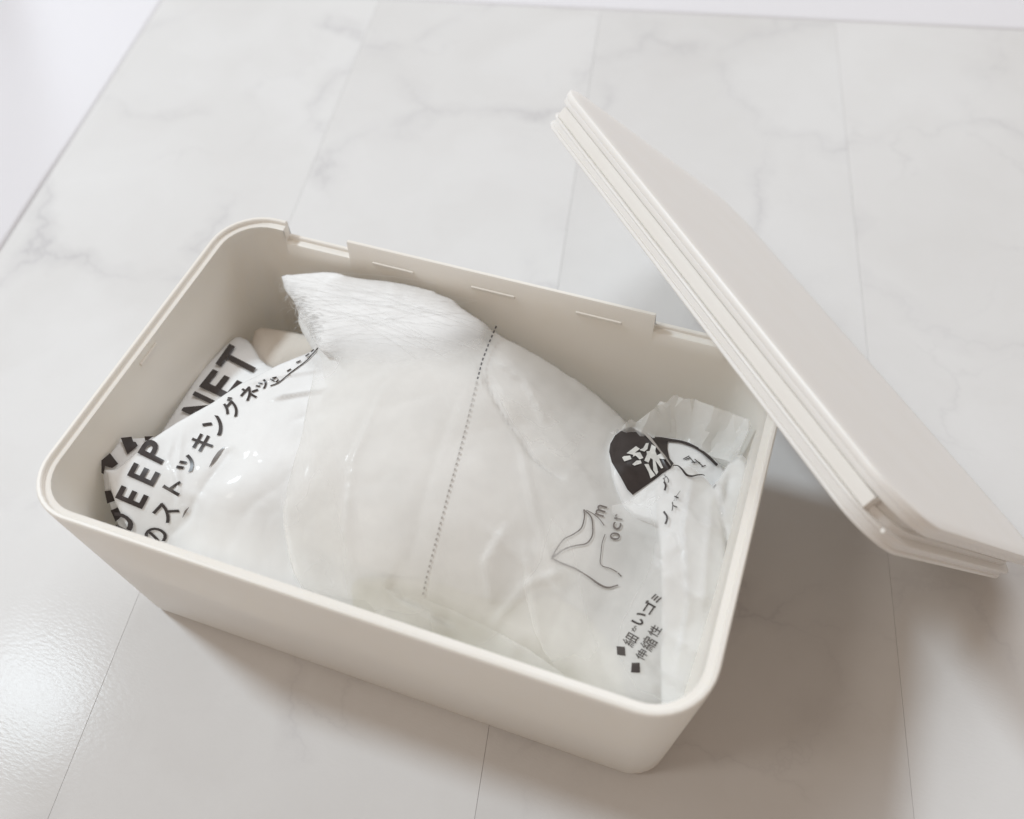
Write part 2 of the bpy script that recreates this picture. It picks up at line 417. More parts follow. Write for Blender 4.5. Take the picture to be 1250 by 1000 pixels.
# ------------------------------------------------------------------ setting: tabletop of marble strips, floor, curtains
GN = Vector((math.cos(-.2014), -math.sin(-.2014), 0)); GD = Vector((math.sin(-.2014), math.cos(-.2014), 0))
def slab(name, n0, n1, d0, d1, z0, z1, m, parent=None, bev=0.0006, seg=2):
    bm = bmesh.new()
    vs = [bm.verts.new(GN*n + GD*d + Vector((0, 0, z))) for z in (z0, z1) for n, d in ((n0, d0), (n1, d0), (n1, d1), (n0, d1))]
    for f in ((3, 2, 1, 0), (4, 5, 6, 7), (0, 1, 5, 4), (1, 2, 6, 5), (2, 3, 7, 6), (3, 0, 4, 7)): bm.faces.new([vs[i] for i in f])
    if bev: bmesh.ops.bevel(bm, geom=bm.edges[:], offset=bev, segments=seg, affect='EDGES', profile=.5)
    me = bpy.data.meshes.new(name); bm.to_mesh(me); bm.free(); me.materials.append(m)
    o = bpy.data.objects.new(name, me); COL.objects.link(o)
    if parent: o.parent = parent
    return o
top = tag(slab('tabletop', -.306, .72, -.46, .450, -.034, -.0042, M_TOP), kind='structure')
edges = [-.308, -.137, .034, .205, .376, .547, .718]
for i in range(6):
    slab('marble_panel', edges[i]+.00006, edges[i+1]-.00006, -.46, .4552, -.004, (0, 0, 0, -.0001, 0, 0)[i]-.00002*i, M_MARBLE, top, bev=.00009)
bmf = [(-4, -3, -.75), (4, -3, -.75), (4, 4, -.75), (-4, 4, -.75)]
tag(mesh_obj('floor', bmf, [(0, 1, 2, 3)], M_FLOOR, smooth=False), kind='structure')

def drape(name, n0, n1, d0, d1, z, rise, label, amp, seed, along):
    """a white fabric sheet lying in soft folds beyond the tabletop edge"""
    nu, nv = 120, 120; V = []; UV = []
    for j in range(nv+1):
        for i in range(nu+1):
            n = n0+(n1-n0)*i/nu; d = d0+(d1-d0)*j/nv
            if along == 'd': s, t, e = d, n, (n-n1)/(n0-n1)
            else:
                s, t, e = n, d, (d-d0)/(d1-d0)
            w = math.sin(s*17+seed+t*9) + .5*math.sin(s*31+seed*2-t*14)
            h = z+rise*e*(.6+.4*e)+amp*(w+1.5)*e
            if along == 'd':                      # a turned-over fold lies across the corner
                q = (d-.255)*.57+(n+.315)*.82; k = 1/(1+math.exp(min(50, max(-50, q/.010))))
                h += .065*k*min(1, e*2.2)
            V.append(GN*n+GD*d+Vector((0, 0, h))); UV.append((n, d))
    F = [(j*(nu+1)+i, j*(nu+1)+i+1, (j+1)*(nu+1)+i+1, (j+1)*(nu+1)+i) for j in range(nv) for i in range(nu)]
    o = mesh_obj(name, V, F, M_CURT)
    ul = o.data.uv_layers.new(name='UVMap'); vi = [l.vertex_index for l in o.data.loops]
    ul.data.foreach_set('uv', [c for k in vi for c in UV[k]])
    md = o.modifiers.new('thickness', 'SOLIDIFY'); md.thickness = .0002; md.offset = 1
    return tag(o, label, 'fabric sheet')
drape('fabric_sheet', -.75, -.3082, -.44, .60, -.0003, .03, 'white fabric sheet with soft folds along the left edge of the marble tabletop', .012, .6, 'd')
drape('fabric_sheet', -.30, .80, .4554, .95, -.0003, .05, 'pale lavender white fabric sheet beyond the far edge of the marble tabletop', .010, 2.0, 'n')

# ------------------------------------------------------------------ box
BL, BW, BH, BR = 0.26, 0.1662, 0.1024, 0.0225
def stations(hx, hy, R, xs_top=(), n=9):
    """(base point, normal, x marker) round a rounded rectangle, counter-clockwise from the right side"""
    S = []; cx, cy = hx-R, hy-R
    def side(a, b, nrm, k):
        for i in range(1, k): S.append(((a[0]+(b[0]-a[0])*i/k, a[1]+(b[1]-a[1])*i/k), nrm, ''))
    def arc(c, a0):
        for i in range(n+1):
            a = a0+math.pi/2*i/n; S.append((c, (math.cos(a), math.sin(a)), ''))
    arc((cx, cy), 0)
    if xs_top:
        for x, kind in xs_top: S.append(((x, cy), (0, 1), kind))
    else: side((cx, cy), (-cx, cy), (0, 1), 8)
    arc((-cx, cy), math.pi/2); side((-cx, cy), (-cx, -cy), (-1, 0), 6)
    arc((-cx, -cy), math.pi); side((-cx, -cy), (cx, -cy), (0, -1), 8)
    arc((cx, -cy), 1.5*math.pi); side((cx, -cy), (cx, cy), (1, 0), 6)
    return S
def sweep(name, S, R, prof, mat_, parent, caps=(True, True), angle=35, mw=None):
    """prof(kind) -> list of (inset, z); swept round the stations and capped at both ends"""
    V = []; m = None
    for (bx, by), (nx, ny), kind in S:
        P = prof(kind); m = len(P)
        for ins, z in P:
            r = R-ins; V.append((bx+nx*r, by+ny*r, z))
    n = len(S); F = []
    for i in range(n):
        j = (i+1) % n
        for k in range(m-1):
            F.append((i*m+k, i*m+k+1, j*m+k+1, j*m+k))
    if caps[0]: F.append(tuple(i*m for i in range(n)))
    if caps[1]: F.append(tuple(i*m+m-1 for i in reversed(range(n))))
    if mw is not None: V = [mw@Vector(v) for v in V]
    return mesh_obj(name, V, F, mat_, parent, angle=angle)
H = BH; HN = 0.0947
def box_prof(kind):
    bot_in = [(.0185, .003), (.0150, .0034), (.0128, .0052), (.0120, .008), (.0058, .085)]
    bot_out = [(.0078, .006), (.0086, .0026), (.0102, .0008), (.0125, 0)]
    if kind == 'C':
        rim = [(.0046, H-.0007), (.0043, H), (.0042, H), (.0030, H), (.0030, H), (.0026, H-.0006), (.0026, HN), (.0006, HN), (0, HN-.0006), (.0003, HN-.006)]
    else:
        h = HN if kind == 'B' else H
        rim = [(.0058-.0007*(h-.088)/.007, h-.0030), (.0047, h-.0022), (.0040, h-.0019), (.0024, h-.0019), (.0021, h-.0017), (.0020, h-.0004), (.0016, h), (.0005, h), (0, h-.0006), (.0003, h-.006)]
    return bot_in+rim+bot_out
xs = [(.1025, 'A'), (.1025, 'B'), (.0722, 'B'), (.0722, 'C'), (.036, 'C'), (0, 'C'), (-.036, 'C'), (-.0699, 'C'), (-.0699, 'B'), (-.1025, 'B'), (-.1025, 'A')]
box = thing('storage_box', 'open cream plastic storage box full of white packets, on the marble tabletop', 'box')
sweep('box_body', stations(BL/2, BW/2, BR, xs), BR, box_prof, M_BOX, box)
def bar(name, c, sx, sy, sz, m, parent, bev=.0004):
    bm = bmesh.new(); bmesh.ops.create_cube(bm, size=1)
    for v in bm.verts: v.co = Vector((v.co.x*sx, v.co.y*sy, v.co.z*sz))
    bmesh.ops.bevel(bm, geom=bm.edges[:], offset=bev, segments=2, affect='EDGES', profile=.5)
    me = bpy.data.meshes.new(name); bm.to_mesh(me); bm.free(); me.materials.append(m)
    o = bpy.data.objects.new(name, me); COL.objects.link(o); o.parent = parent; o.location = c
    return o
for x in (-.048, 0.0, .0483):
    bar('locating_rib', (x, .0782, .0934), .0205, .0016, .0017, M_RIB, box)
bar('locating_rib', (-.1252, -.0018, .0955), .0016, .0125, .0017, M_RIB, box)

# ------------------------------------------------------------------ lid, leaning on the back right corner of the box
Q = (0.1274, 0.1247, 0.0745, -0.8174, -0.0131, -0.8118)
LM = Matrix.Translation(Q[:3]) @ (Matrix.Rotation(Q[5], 4, 'Z') @ Matrix.Rotation(Q[4], 4, 'Y') @ Matrix.Rotation(Q[3], 4, 'X'))
lid = thing('box_lid', 'cream plastic box lid leaning tilted on the back right corner of the box', 'lid')
lid.matrix_world = LM
LL, LW, LR = .262, .168, .024
SL = stations(LL/2, LW/2, LR, n=10)
sweep('top_plate', SL, LR, lambda k: [(.006, -.0062), (.0010, -.0056), (.0007, -.0050), (.0008, -.0034), (.0003, -.0031), (0, -.0026), (0, -.0008), (.0002, -.0003), (.0007, -.0001), (.006, 0), (.02, 0)], M_LID, lid)
sweep('skirt', SL, LR, lambda k: [(.016, -.0060), (.0082, -.0060), (.0080, -.0064), (.0080, -.0114), (.0078, -.0118), (.0026, -.0119), (.0020, -.0122), (.0019, -.0130), (.0023, -.0134), (.0034, -.0137), (.0035, -.0160), (.0027, -.0163), (.0026, -.0174), (.0031, -.0179), (.0050, -.0179), (.0054, -.0175), (.0056, -.0095), (.016, -.0090)], M_LID, lid, angle=30)
def latch():
    x0, y0 = .1155, -LW/2
    P = [(.0036, -.0063), (.0032, -.0068), (.0032, -.0112), (.0036, -.0117)]
    V = []
    for x in (-x0, -x0+.0006, x0-.0006, x0):
        for ins, z in P: V.append((x, y0+ins, z))
        for z in (-.0117, -.0063): V.append((x, y0+.009, z))
    n = 6; F = [(i*n+k, i*n+(k+1) % n, (i+1)*n+(k+1) % n, (i+1)*n+k) for i in range(3) for k in range(n)]
    F += [tuple(reversed(range(n))), tuple(3*n+k for k in range(n))]
    return mesh_obj('side_band', V, F, M_BAND, lid, angle=30)
latch()
bar('corner_peg', (LL/2-.0062, -LW/2+.0062, -.0118), .0016, .0016, .0016, M_BAND, lid)

# ------------------------------------------------------------------ contents
# cream cloth at the back left
S_cloth = Surf([(305, 400, .060), (385, 400, .064), (320, 440, .060), (390, 435, .060), (345, 410, .060)], amp=.002, freq=45, seed=3)
cl = film('folded_cloth', S_cloth, [(309, 392), (345, 397), (384, 405), (400, 420), (400, 445), (335, 455), (300, 450), (303, 420)], M_CREAM, None, thick=.03, drop=.004, rad=.005)
tag(cl, 'small folded cream cloth tucked behind the lettered packet in the back left corner', 'cloth')

# left packet with the two lines of lettering
pk = thing('lettered_packet', 'white plastic packet with large black Latin letters and katakana, at the box left side', 'packet', (-.07, -.02, .004))
def reparent(o, p):
    o.parent = p; o.matrix_parent_inverse = Matrix.Translation(-p.location) if p.type == 'EMPTY' else Matrix.Identity(4)
    return o
S_flap = Surf([(215, 500, .068), (245, 445, .064), (290, 405, .062), (320, 440, .066), (260, 490, .068), (385, 428, .073), (290, 470, .070)], amp=.0008, freq=40, seed=5,
              creases=[([(318, 437), (290, 470), (262, 497)], 0, -.0012, .004, 'ridge')])
S_left = Surf([(125, 572, .0825), (150, 545, .0825), (185, 520, .081), (215, 505, .0795), (205, 665, .064), (160, 650, .070), (290, 468, .079), (340, 445, .0795), (385, 428, .0790), (240, 560, .0795), (300, 520, .082), (300, 600, .080), (380, 500, .083), (420, 600, .078), (350, 700, .062), (480, 560, .076), (250, 640, .072), (210, 600, .0765)],
              amp=.0009, freq=24, seed=2, amp2=.0004,
              creases=[([(225, 520), (218, 575), (222, 618), (232, 630)], 0, .0010, .0009, 'ridge'), ([(214, 530), (205, 560), (213, 578), (219, 592), (219, 617), (228, 626)], 0, .0009, .0006, 'ridge'), ([(240, 610), (262, 575), (285, 545)], 0, -.0018, .003, 'ridge'),
                       ([(330, 490), (385, 480), (440, 470)], 0, .0022, .004, 'fold'), ([(300, 470), (345, 462), (400, 452)], 0, .0012, .003, 'fold'), ([(355, 515), (400, 498), (440, 480)], 0, -.0014, .003, 'ridge'),
                       ([(205, 655), (232, 630), (240, 605)], 0, -.0015, .002, 'ridge')])
reparent(film('back_flap', S_flap, [(180, 545), (222, 480), (246, 445), (275, 415), (288, 405), (303, 412), (318, 438), (345, 450), (392, 424), (400, 440), (330, 480), (240, 530)], M_WHITE, None, thick=.020, step=.0014, smooth_outline=1), pk)
S_gus = Surf([(124, 575, .0805), (128, 560, .0815), (147, 535, .081), (185, 530, .0785), (200, 525, .077), (140, 560, .081), (128, 600, .076), (134, 620, .0725), (148, 640, .068), (160, 650, .064), (150, 590, .076)], amp=.0006, freq=60, seed=8)
reparent(film('side_gusset', S_gus, [(124, 571), (133, 553), (147, 535), (190, 532), (215, 520), (190, 570), (170, 640), (172, 668), (152, 655), (138, 628), (127, 597)], M_WHITE, None, thick=.02, step=.0012, drop=.001, smooth_outline=0), pk)
reparent(film('front_film', S_left, [(127, 572), (140, 572), (186, 533), (215, 514), (258, 490), (292, 467), (340, 443), (390, 423), (430, 425), (470, 470), (520, 560), (520, 690), (440, 745), (330, 742), (210, 702), (178, 690), (160, 655), (139, 610)], M_PACK, None, thick=.03, step=.0011, drop=.0012, rad=.002, smooth_outline=0), pk)
T = Ink()
def zz(x, y): return (100+x/3.571, 400+y/3.571)                     # reading of an enlarged view
def zv(x, y): return np.array([x/3.571, y/3.571])
T.glyph('E', zz(219, 741), zv(30, -56), zv(-118, -50), .022)
T.glyph('E', zz(270, 642), zv(32, -58), zv(-113, -50), .022)
T.glyph('P', zz(316, 540), zv(42, -68), zv(-104, -52), .022)
T.glyph('D', zz(166, 846), zv(34, -62), zv(-118, -50), .022, clips=[(zz(140, 790), (-.86, .10))])
reparent(T.build('printed_title', S_left, M_INK, None), pk)
T = Ink()
T.glyph('E', zz(606, 250), zv(62, -78), zv(-128, -60), .022)
T.glyph('T', zz(683, 152), zv(62, -88), zv(-140, -72), .022)
T.glyph('N', zz(528, 352), zv(60, -84), zv(-128, -62), .022, clips=[(zz(475, 380), (.45, .89))])
reparent(T.build('flap_title', S_flap, M_INK, None), pk)
T = Ink()
K = [('の', 322, 912, 62, -60, 52), ('ス', 366, 808, 58, -62, 50), ('ト', 405, 694, 44, -52, 44), ('ッ', 462, 598, 62, -62, 40), ('キ', 526, 503, 56, -66, 52),
     ('ン', 584, 424, 52, -62, 54), ('グ', 654, 350, 54, -62, 48), ('ネ', 730, 288, 52, -56, 40), ('ッ', 790, 250, 44, -34, 22), ('ト', 838, 226, 20, -16, 12)]
for ch, x, y, a, b, hh in K:
    L = math.hypot(a, b); w = np.array([a, b])/L; up = np.array([w[1], -w[0]]); 
    T.glyph(ch, zz(x, y), zv(*(w*L*.95)), zv(*(up*-1*hh*-1.75)) if False else zv(*(np.array([-.86, -.50])*hh*1.8)), .020)
T.stroke([zz(822, 256), zz(860, 240), zz(915, 195), zz(975, 150), zz(1005, 118), zz(1034, 86)], 1.3)
for a, b in (((830, 222), (850, 218)), ((858, 228), (846, 240)), ((895, 192), (912, 182)), ((935, 155), (955, 146)), ((975, 128), (992, 116)), ((1000, 108), (1012, 98))):
    T.stroke([zz(*a), zz(*b)], 1.6)
reparent(T.build('printed_caption', S_left, M_INK, None), pk)
T = Ink()
T.stroke([zz(556, 610), zz(580, 575), zz(605, 540), zz(622, 522)], [.5, 4, 4, .5]); T.stroke([zz(440, 830), zz(452, 805), zz(468, 785)], [.5, 2.5, .5])
reparent(T.build('print_fragment', S_left, M_GREY, None), pk)
T = Ink()
def zg(x, y): return (110+x/5.88, 510+y/5.88)
T.poly([zg(84, 310), zg(145, 258), zg(205, 335), zg(160, 365), zg(110, 350), zg(100, 410), zg(84, 400)])
T.poly([zg(222, 148), zg(300, 140), zg(312, 175), zg(330, 178), zg(345, 205), zg(270, 268)])
T.poly([zg(392, 138), zg(455, 136), zg(420, 165), zg(398, 170)])
T.poly([zg(106, 530), zg(150, 525), zg(180, 600), zg(125, 620)]); T.poly([zg(150, 670), zg(205, 645), zg(230, 710), zg(185, 750)])
reparent(T.build('gusset_print', S_gus, M_INK, None), pk)

# central frosted net bag
nb = thing('net_bag', 'large frosted film bag of white kitchen netting, bulging in the middle of the box', 'bag', (.0, .0, .004))
ctr = [(345, 345, .082), (400, 338, .086), (480, 345, .0895), (540, 362, .088), (603, 402, .083), (660, 432, .074), (765, 512, .060), (740, 560, .062), (700, 640, .066), (680, 720, .062), (770, 840, .050),
       (395, 428, .086), (400, 500, .0875), (450, 550, .0885), (500, 470, .092), (540, 560, .089), (560, 500, .090), (600, 600, .082), (640, 540, .076), (360, 600, .0835), (350, 690, .070), (400, 720, .066), (470, 735, .066), (515, 735, .066), (500, 660, .080), (600, 700, .072), (560, 780, .055), (620, 800, .054), (690, 800, .053)]
net_cr = [([(598, 450), (635, 540), (655, 640), (690, 740)], 0, .0011, .0015, 'ridge'), ([(600, 470), (690, 560), (740, 600)], 0, .0012, .0012, 'ridge'), ([(560, 480), (520, 600), (500, 690)], 0, -.0008, .004, 'ridge'),
          ([(470, 470), (430, 560), (420, 650), (430, 700)], 0, .0010, .0030, 'fold'), ([(690, 700), (640, 720), (600, 770)], 0, .0012, .0012, 'ridge'), ([(585, 640), (640, 690), (720, 760)], 0, .0009, .0012, 'ridge'), ([(400, 480), (470, 500), (540, 480)], 0, -.0006, .005, 'ridge'),
          ([(585, 450), (610, 500), (650, 560), (690, 590)], 0, -.0030, .004, 'fold'), ([(600, 440), (640, 470), (655, 500), (665, 520)], 0, .0018, .004, 'fold'),
          ([(470, 715), (500, 735), (560, 770)], 0, -.0035, .004, 'fold'), ([(520, 735), (600, 770), (640, 800)], 0, .0020, .005, 'ridge'), ([(640, 660), (650, 720), (660, 800)], 0, .0016, .004, 'ridge'),
          ([(345, 590), (343, 640), (360, 705)], 0, .0012, .003, 'fold'), ([(620, 640), (590, 690), (600, 740)], 0, .0013, .005, 'fold'), ([(400, 540), (430, 600), (440, 690)], 0, -.0008, .006, 'ridge')]
S_net = Surf(ctr, smooth=3e-5, amp=.0010, freq=20, seed=6, amp2=.0003, creases=net_cr)
S_bun = Surf([(a, b, z-.0035) for a, b, z in ctr], smooth=3e-5, amp=.0022, freq=24, seed=9)
reparent(film('net_bundle', S_bun, [(352, 372), (400, 350), (480, 356), (560, 390), (606, 412), (655, 462), (700, 540), (740, 620), (720, 690), (650, 720), (600, 725), (540, 708), (470, 690), (410, 672), (366, 620), (360, 540), (392, 440)], M_NETB, None, thick=.05, drop=.006, rad=.008, smooth_outline=2), nb)
S_fold = Surf([(a, b, z-.0075) for a, b, z in ctr], smooth=3e-5, amp=.003, freq=40, seed=31, amp2=.0008)
reparent(film('folded_net', S_fold, [(425, 700), (500, 700), (600, 715), (700, 730), (755, 790), (770, 870), (700, 860), (600, 815), (500, 785), (430, 750)], M_BEIGE, None, thick=.02, drop=.003, rad=.004, smooth_outline=2), nb)
ff = reparent(film('frosted_film', S_net, [(385, 425), (375, 395), (420, 370), (480, 348), (540, 362), (603, 400), (660, 430), (720, 470), (768, 512), (800, 560), (840, 620), (845, 780), (830, 860), (700, 850), (560, 800), (440, 760), (372, 730), (350, 680), (342, 610), (372, 500)], M_FROST, None, thick=.045, drop=.003, rad=.004, smooth_outline=2, wav=1.0), nb)

def line_px(p, l): return np.min([np.hypot(*((p-(a+np.clip(((p-a)@(b-a))/((b-a)@(b-a)), 0, 1)[:, None]*(b-a))).T)) for a, b in zip(l, l[1:])], axis=0)
def to_px(P):
    d = np.asarray(P)-CAM; w = d@_f
    return np.stack([625+FOC*(d@RX)/w, 500-FOC*(d@RY)/w], 1)
for ol, soft in (([(588, 446), (628, 452), (690, 474), (742, 500), (764, 516), (752, 545), (722, 585), (690, 602), (655, 560), (620, 505)], [(588, 440), (640, 450), (700, 474), (770, 516), (756, 548), (722, 592), (690, 606)]),
                 ([(343, 592), (350, 560), (375, 520), (420, 545), (440, 600), (450, 670), (462, 735), (400, 728), (362, 712), (347, 650)], [(340, 580), (350, 550), (375, 512), (424, 540), (446, 600), (456, 670), (466, 740)]),
                 ([(432, 716), (470, 708), (512, 730), (560, 748), (640, 790), (700, 830), (640, 830), (560, 795), (470, 762)], [(426, 720), (466, 702), (490, 712)]),
                 ([(640, 560), (700, 600), (735, 680), (765, 790), (740, 850), (690, 840), (650, 770), (632, 660)], [(628, 670), (636, 556), (704, 596), (740, 680), (772, 790), (744, 860), (686, 846)])):
    fo = reparent(film('film_fold', S_net, ol, M_LAYER, None, step=.0014, drop=.0009, rad=.0012, smooth_outline=2, wav=1.5, closed=False, lift=.0013), nb)
    dd = line_px(to_px(np.array([v.co[:] for v in fo.data.vertices])), np.array(soft, float))
    fo.data.attributes.new('sheer', 'FLOAT', 'POINT').data.foreach_set('value', (.42*np.clip(1.15-dd/38, 0, 1)).astype(np.float32))

def gauze_mat():
    m, nt, b = mat('gauze_netting'); out = nt.nodes['Material Output']
    tc = N(nt, 'ShaderNodeTexCoord')
    mp = N(nt, 'ShaderNodeMapping'); mp.inputs['Rotation'].default_value = (0, 0, .5); mp.inputs['Scale'].default_value = (260, 1500, 300)
    nt.links.new(tc.outputs['Object'], mp.inputs[0])
    n = N(nt, 'ShaderNodeTexNoise', Scale=1.0, Detail=3.0, Distortion=.4); nt.links.new(mp.outputs[0], n.inputs['Vector'])
    n2 = N(nt, 'ShaderNodeTexNoise', Scale=45.0, Detail=3.0); nt.links.new(tc.outputs['Object'], n2.inputs['Vector'])
    ad = N(nt, 'ShaderNodeMath', operation='ADD'); nt.links.new(n.outputs[0], ad.inputs[0]); nt.links.new(n2.outputs[0], ad.inputs[1])
    r = ramp(nt, [(.05, (0, 0, 0)), (.32, (.84, .84, .84)), (.60, (.95, .95, .95))])
    hf = N(nt, 'ShaderNodeMath', operation='MULTIPLY'); hf.inputs[1].default_value = .5; nt.links.new(ad.outputs[0], hf.inputs[0]); nt.links.new(hf.outputs[0], r.inputs[0])
    b.inputs['Base Color'].default_value = (.90, .90, .90, 1); b.inputs['Roughness'].default_value = .8
    at_ = N(nt, 'ShaderNodeAttribute', attribute_name='sheer')
    dn = N(nt, 'ShaderNodeMath', operation='SUBTRACT'); nt.links.new(hf.outputs[0], dn.inputs[0]); nt.links.new(at_.outputs['Fac'], dn.inputs[1]); nt.links.new(dn.outputs[0], r.inputs[0])
    tp = N(nt, 'ShaderNodeBsdfTransparent'); mx = N(nt, 'ShaderNodeMixShader')
    fa = N(nt, 'ShaderNodeAttribute', attribute_name='fade'); om = N(nt, 'ShaderNodeMath', operation='SUBTRACT'); om.inputs[0].default_value = 1; nt.links.new(fa.outputs['Fac'], om.inputs[1])
    ml = N(nt, 'ShaderNodeMath', operation='MULTIPLY'); nt.links.new(om.outputs[0], ml.inputs[0]); nt.links.new(r.outputs[0], ml.inputs[1])
    nt.links.new(ml.outputs[0], mx.inputs[0]); nt.links.new(tp.outputs[0], mx.inputs[1]); nt.links.new(b.outputs[0], mx.inputs[2])
    nt.links.new(mx.outputs[0], out.inputs['Surface'])
    return m
M_GAUZE = gauze_mat(); M_THREAD = matte('white_thread', (.86, .86, .86), .8)
S_gz = Surf([(a, b, z+.0016) for a, b, z in ctr], smooth=3e-5, amp=.0007, freq=40, seed=12, amp2=.0002)
GZ = [(340, 336), (352, 331), (400, 329), (440, 338), (480, 340), (540, 356), (605, 400), (598, 425), (585, 460), (545, 490), (500, 500), (440, 480), (404, 430), (388, 424), (372, 398), (360, 372)]
gm = reparent(film('gauze_mouth', S_gz, GZ, M_GAUZE, None, thick=.010, step=.0013, drop=.0015, rad=.002, smooth_outline=1, wav=2.0), nb)
def to_px(P):
    d = np.asarray(P)-CAM; w = d@_f
    return np.stack([625+FOC*(d@RX)/w, 500-FOC*(d@RY)/w], 1)
_v = np.array([v.co[:] for v in gm.data.vertices]); _p = to_px(_v); _l = np.array([(340, 336), (360, 372), (372, 398), (388, 424), (408, 440)], float)
_d = np.min([np.hypot(*( _p-(_a+np.clip(((_p-_a)@(_b-_a))/((_b-_a)@(_b-_a)), 0, 1)[:, None]*(_b-_a)) ).T) for _a, _b in zip(_l, _l[1:])], axis=0)
_s1 = .11*np.exp(-(_d/16)**2) + .05*np.exp(-(_d/45)**2) + .12*np.exp(-((_p[:, 0]-388)/16)**2-((_p[:, 1]-388)/14)**2) + .07*np.exp(-((_p[:, 0]-600)/40)**2-((_p[:, 1]-405)/22)**2)
def line_px(p, l): return np.min([np.hypot(*((p-(a+np.clip(((p-a)@(b-a))/((b-a)@(b-a)), 0, 1)[:, None]*(b-a))).T)) for a, b in zip(l, l[1:])], axis=0)
_q = to_px(np.array([v.co[:] for v in ff.data.vertices])); _dl = line_px(_q, np.array([(372, 430), (378, 395), (420, 370), (480, 348), (540, 362), (600, 398)], float))
_k = np.clip(1-_dl/85, 0, 1); _k = .75*_k*_k*(3-2*_k)*np.clip((612-_q[:, 0])/40, 0, 1)
_k = np.maximum(_k, .30*np.clip((_q[:, 1]-(700+.42*(_q[:, 0]-480)))/30, 0, 1)*np.clip((735-_q[:, 0])/60, 0, 1))
_fa = ff.data.attributes.new('sheer', 'FLOAT', 'POINT'); _fa.data.foreach_set('value', _k.astype(np.float32))
_lo = np.interp(_p[:, 0], [385, 410, 480, 540, 585, 605], [455, 462, 470, 460, 440, 410])
_f1 = np.clip(1-(_lo-_p[:, 1])/75, 0, 1); _s1 = _s1*1.3
_ft = gm.data.attributes.new('fade', 'FLOAT', 'POINT'); _ft.data.foreach_set('value', (_f1*_f1*(3-2*_f1)*np.clip((_p[:, 0]-392)/20, 0, 1)).astype(np.float32))
_at = gm.data.attributes.new('sheer', 'FLOAT', 'POINT'); _at.data.foreach_set('value', _s1.astype(np.float32))
def threads():
    rg = random.Random(4); V, F = [], []
    P = []
    for k in range(200):
        t = rg.random()
        if k < 40:    # along the mouth, fanning to the dotted seam
            a = np.array([345+rg.random()*60, 335+rg.random()*90]); b = np.array([500+rg.random()*95, 360+rg.random()*80])
            if a[0] < 390 and a[1] > 340+(a[0]-340)*1.9: a[1] = 340+(a[0]-340)*1.6
            mid = (a+b)/2+np.array([rg.uniform(-15, 15), rg.uniform(-22, 5)])
        else:          # frayed lip and short strays
            s = rg.random(); a = np.array([340+s*46, 338+s*84])+np.array([rg.uniform(-3, 8), rg.uniform(-3, 3)])
            an = rg.uniform(-2.6, .6); L = rg.uniform(5, 20); b = a+L*np.array([math.cos(an), -math.sin(an)*.6])
            mid = (a+b)/2+np.array([rg.uniform(-5, 5), rg.uniform(-5, 5)])
        P.append((a, mid, b))
    for a, mid, b in P:
        n = 9; tt = np.linspace(0, 1, n)[:, None]
        px = (1-tt)**2*a+2*tt*(1-tt)*mid+tt**2*b
        C = S_gz.hit(px); C[:, 2] += .0001+.0002*rg.random()+.0003*np.sin(np.linspace(0, 3.14, n))
        r = rg.uniform(.00002, .000045); b0 = len(V)
        for i in range(n):
            tg = C[min(i+1, n-1)]-C[max(i-1, 0)]; tg /= np.linalg.norm(tg)+1e-9
            s1 = np.cross(tg, [0, 0, 1]); s1 /= np.linalg.norm(s1)+1e-9; s2 = np.cross(s1, tg)
            for q in range(3): V.append(C[i]+r*(math.cos(q*2.094)*s1+math.sin(q*2.094)*s2))
        for i in range(n-1):
            for q in range(3): F.append((b0+i*3+q, b0+i*3+(q+1) % 3, b0+i*3+3+(q+1) % 3, b0+i*3+3+q))
    return mesh_obj('net_threads', V, F, M_THREAD)
th = reparent(threads(), nb); th['kind'] = 'stuff'
T = Ink()
dl = [(606, 399), (597, 420), (589, 441), (582, 468), (572, 510), (560, 557), (546, 608), (532, 662), (521, 705), (515, 734)]
seg = []
for a, b in zip(dl, dl[1:]):
    n = max(1, int(math.hypot(b[0]-a[0], b[1]-a[1])/2)); seg += [(a[0]+(b[0]-a[0])*k/n, a[1]+(b[1]-a[1])*k/n) for k in range(n)]
acc = 0; pts = np.array(seg); cum = np.concatenate([[0], np.cumsum(np.hypot(*np.diff(pts, axis=0).T))])
Td = Ink(); s0 = 0
while s0 < cum[-1]-4:
    fr = s0/cum[-1]; L = 3.6 if fr < .18 else 3.0
    a = [np.interp(s0, cum, pts[:, i]) for i in (0, 1)]; b = [np.interp(s0+L, cum, pts[:, i]) for i in (0, 1)]
    (Td if fr < .2 else T).stroke([a, b], 2.0 if fr < .2 else 2.2); s0 += 6.0 if fr < .2 else 6.8
reparent(Td.build('dotted_seam_mark', S_gz, M_INK, None, eps=.0006), nb)
reparent(T.build('dotted_seam_mark', S_net, M_PALE, None, eps=.0005), nb)
T = Ink()
def zf(x, y): return (660+x/3.3333, 560+y/3.3333)
T.stroke([zf(175, 210), zf(178, 240), zf(165, 285), zf(130, 312), (zf(95, 330)), zf(68, 365), zf(45, 408)], 1.5)
T.stroke([zf(175, 210), zf(205, 240), zf(212, 285), zf(208, 320), zf(185, 348), zf(140, 357), zf(95, 372), zf(45, 408)], 1.6)
T.stroke([zf(45, 408), zf(90, 430), zf(140, 450), zf(190, 480), zf(240, 515), zf(275, 527), zf(315, 517)], [1.6, 2.2, 1.8, 1.8, 2.4, 2.2, 1.6])
T.stroke([zf(185, 212), zf(215, 228), zf(240, 250), zf(258, 275)], 1.0); T.stroke([zf(262, 310), zf(250, 345), zf(245, 390), zf(242, 425), zf(252, 440), zf(285, 450), zf(312, 465)], 1.0)
T.stroke([zf(315, 468), zf(328, 482)], 1.6)
reparent(T.build('printed_outline', S_net, M_GREY, None, eps=.0006), nb)
T = Ink()
T.glyph('m', zf(245, 214), np.array([5, -12.5]), np.array([-11, -3.5]), .004)
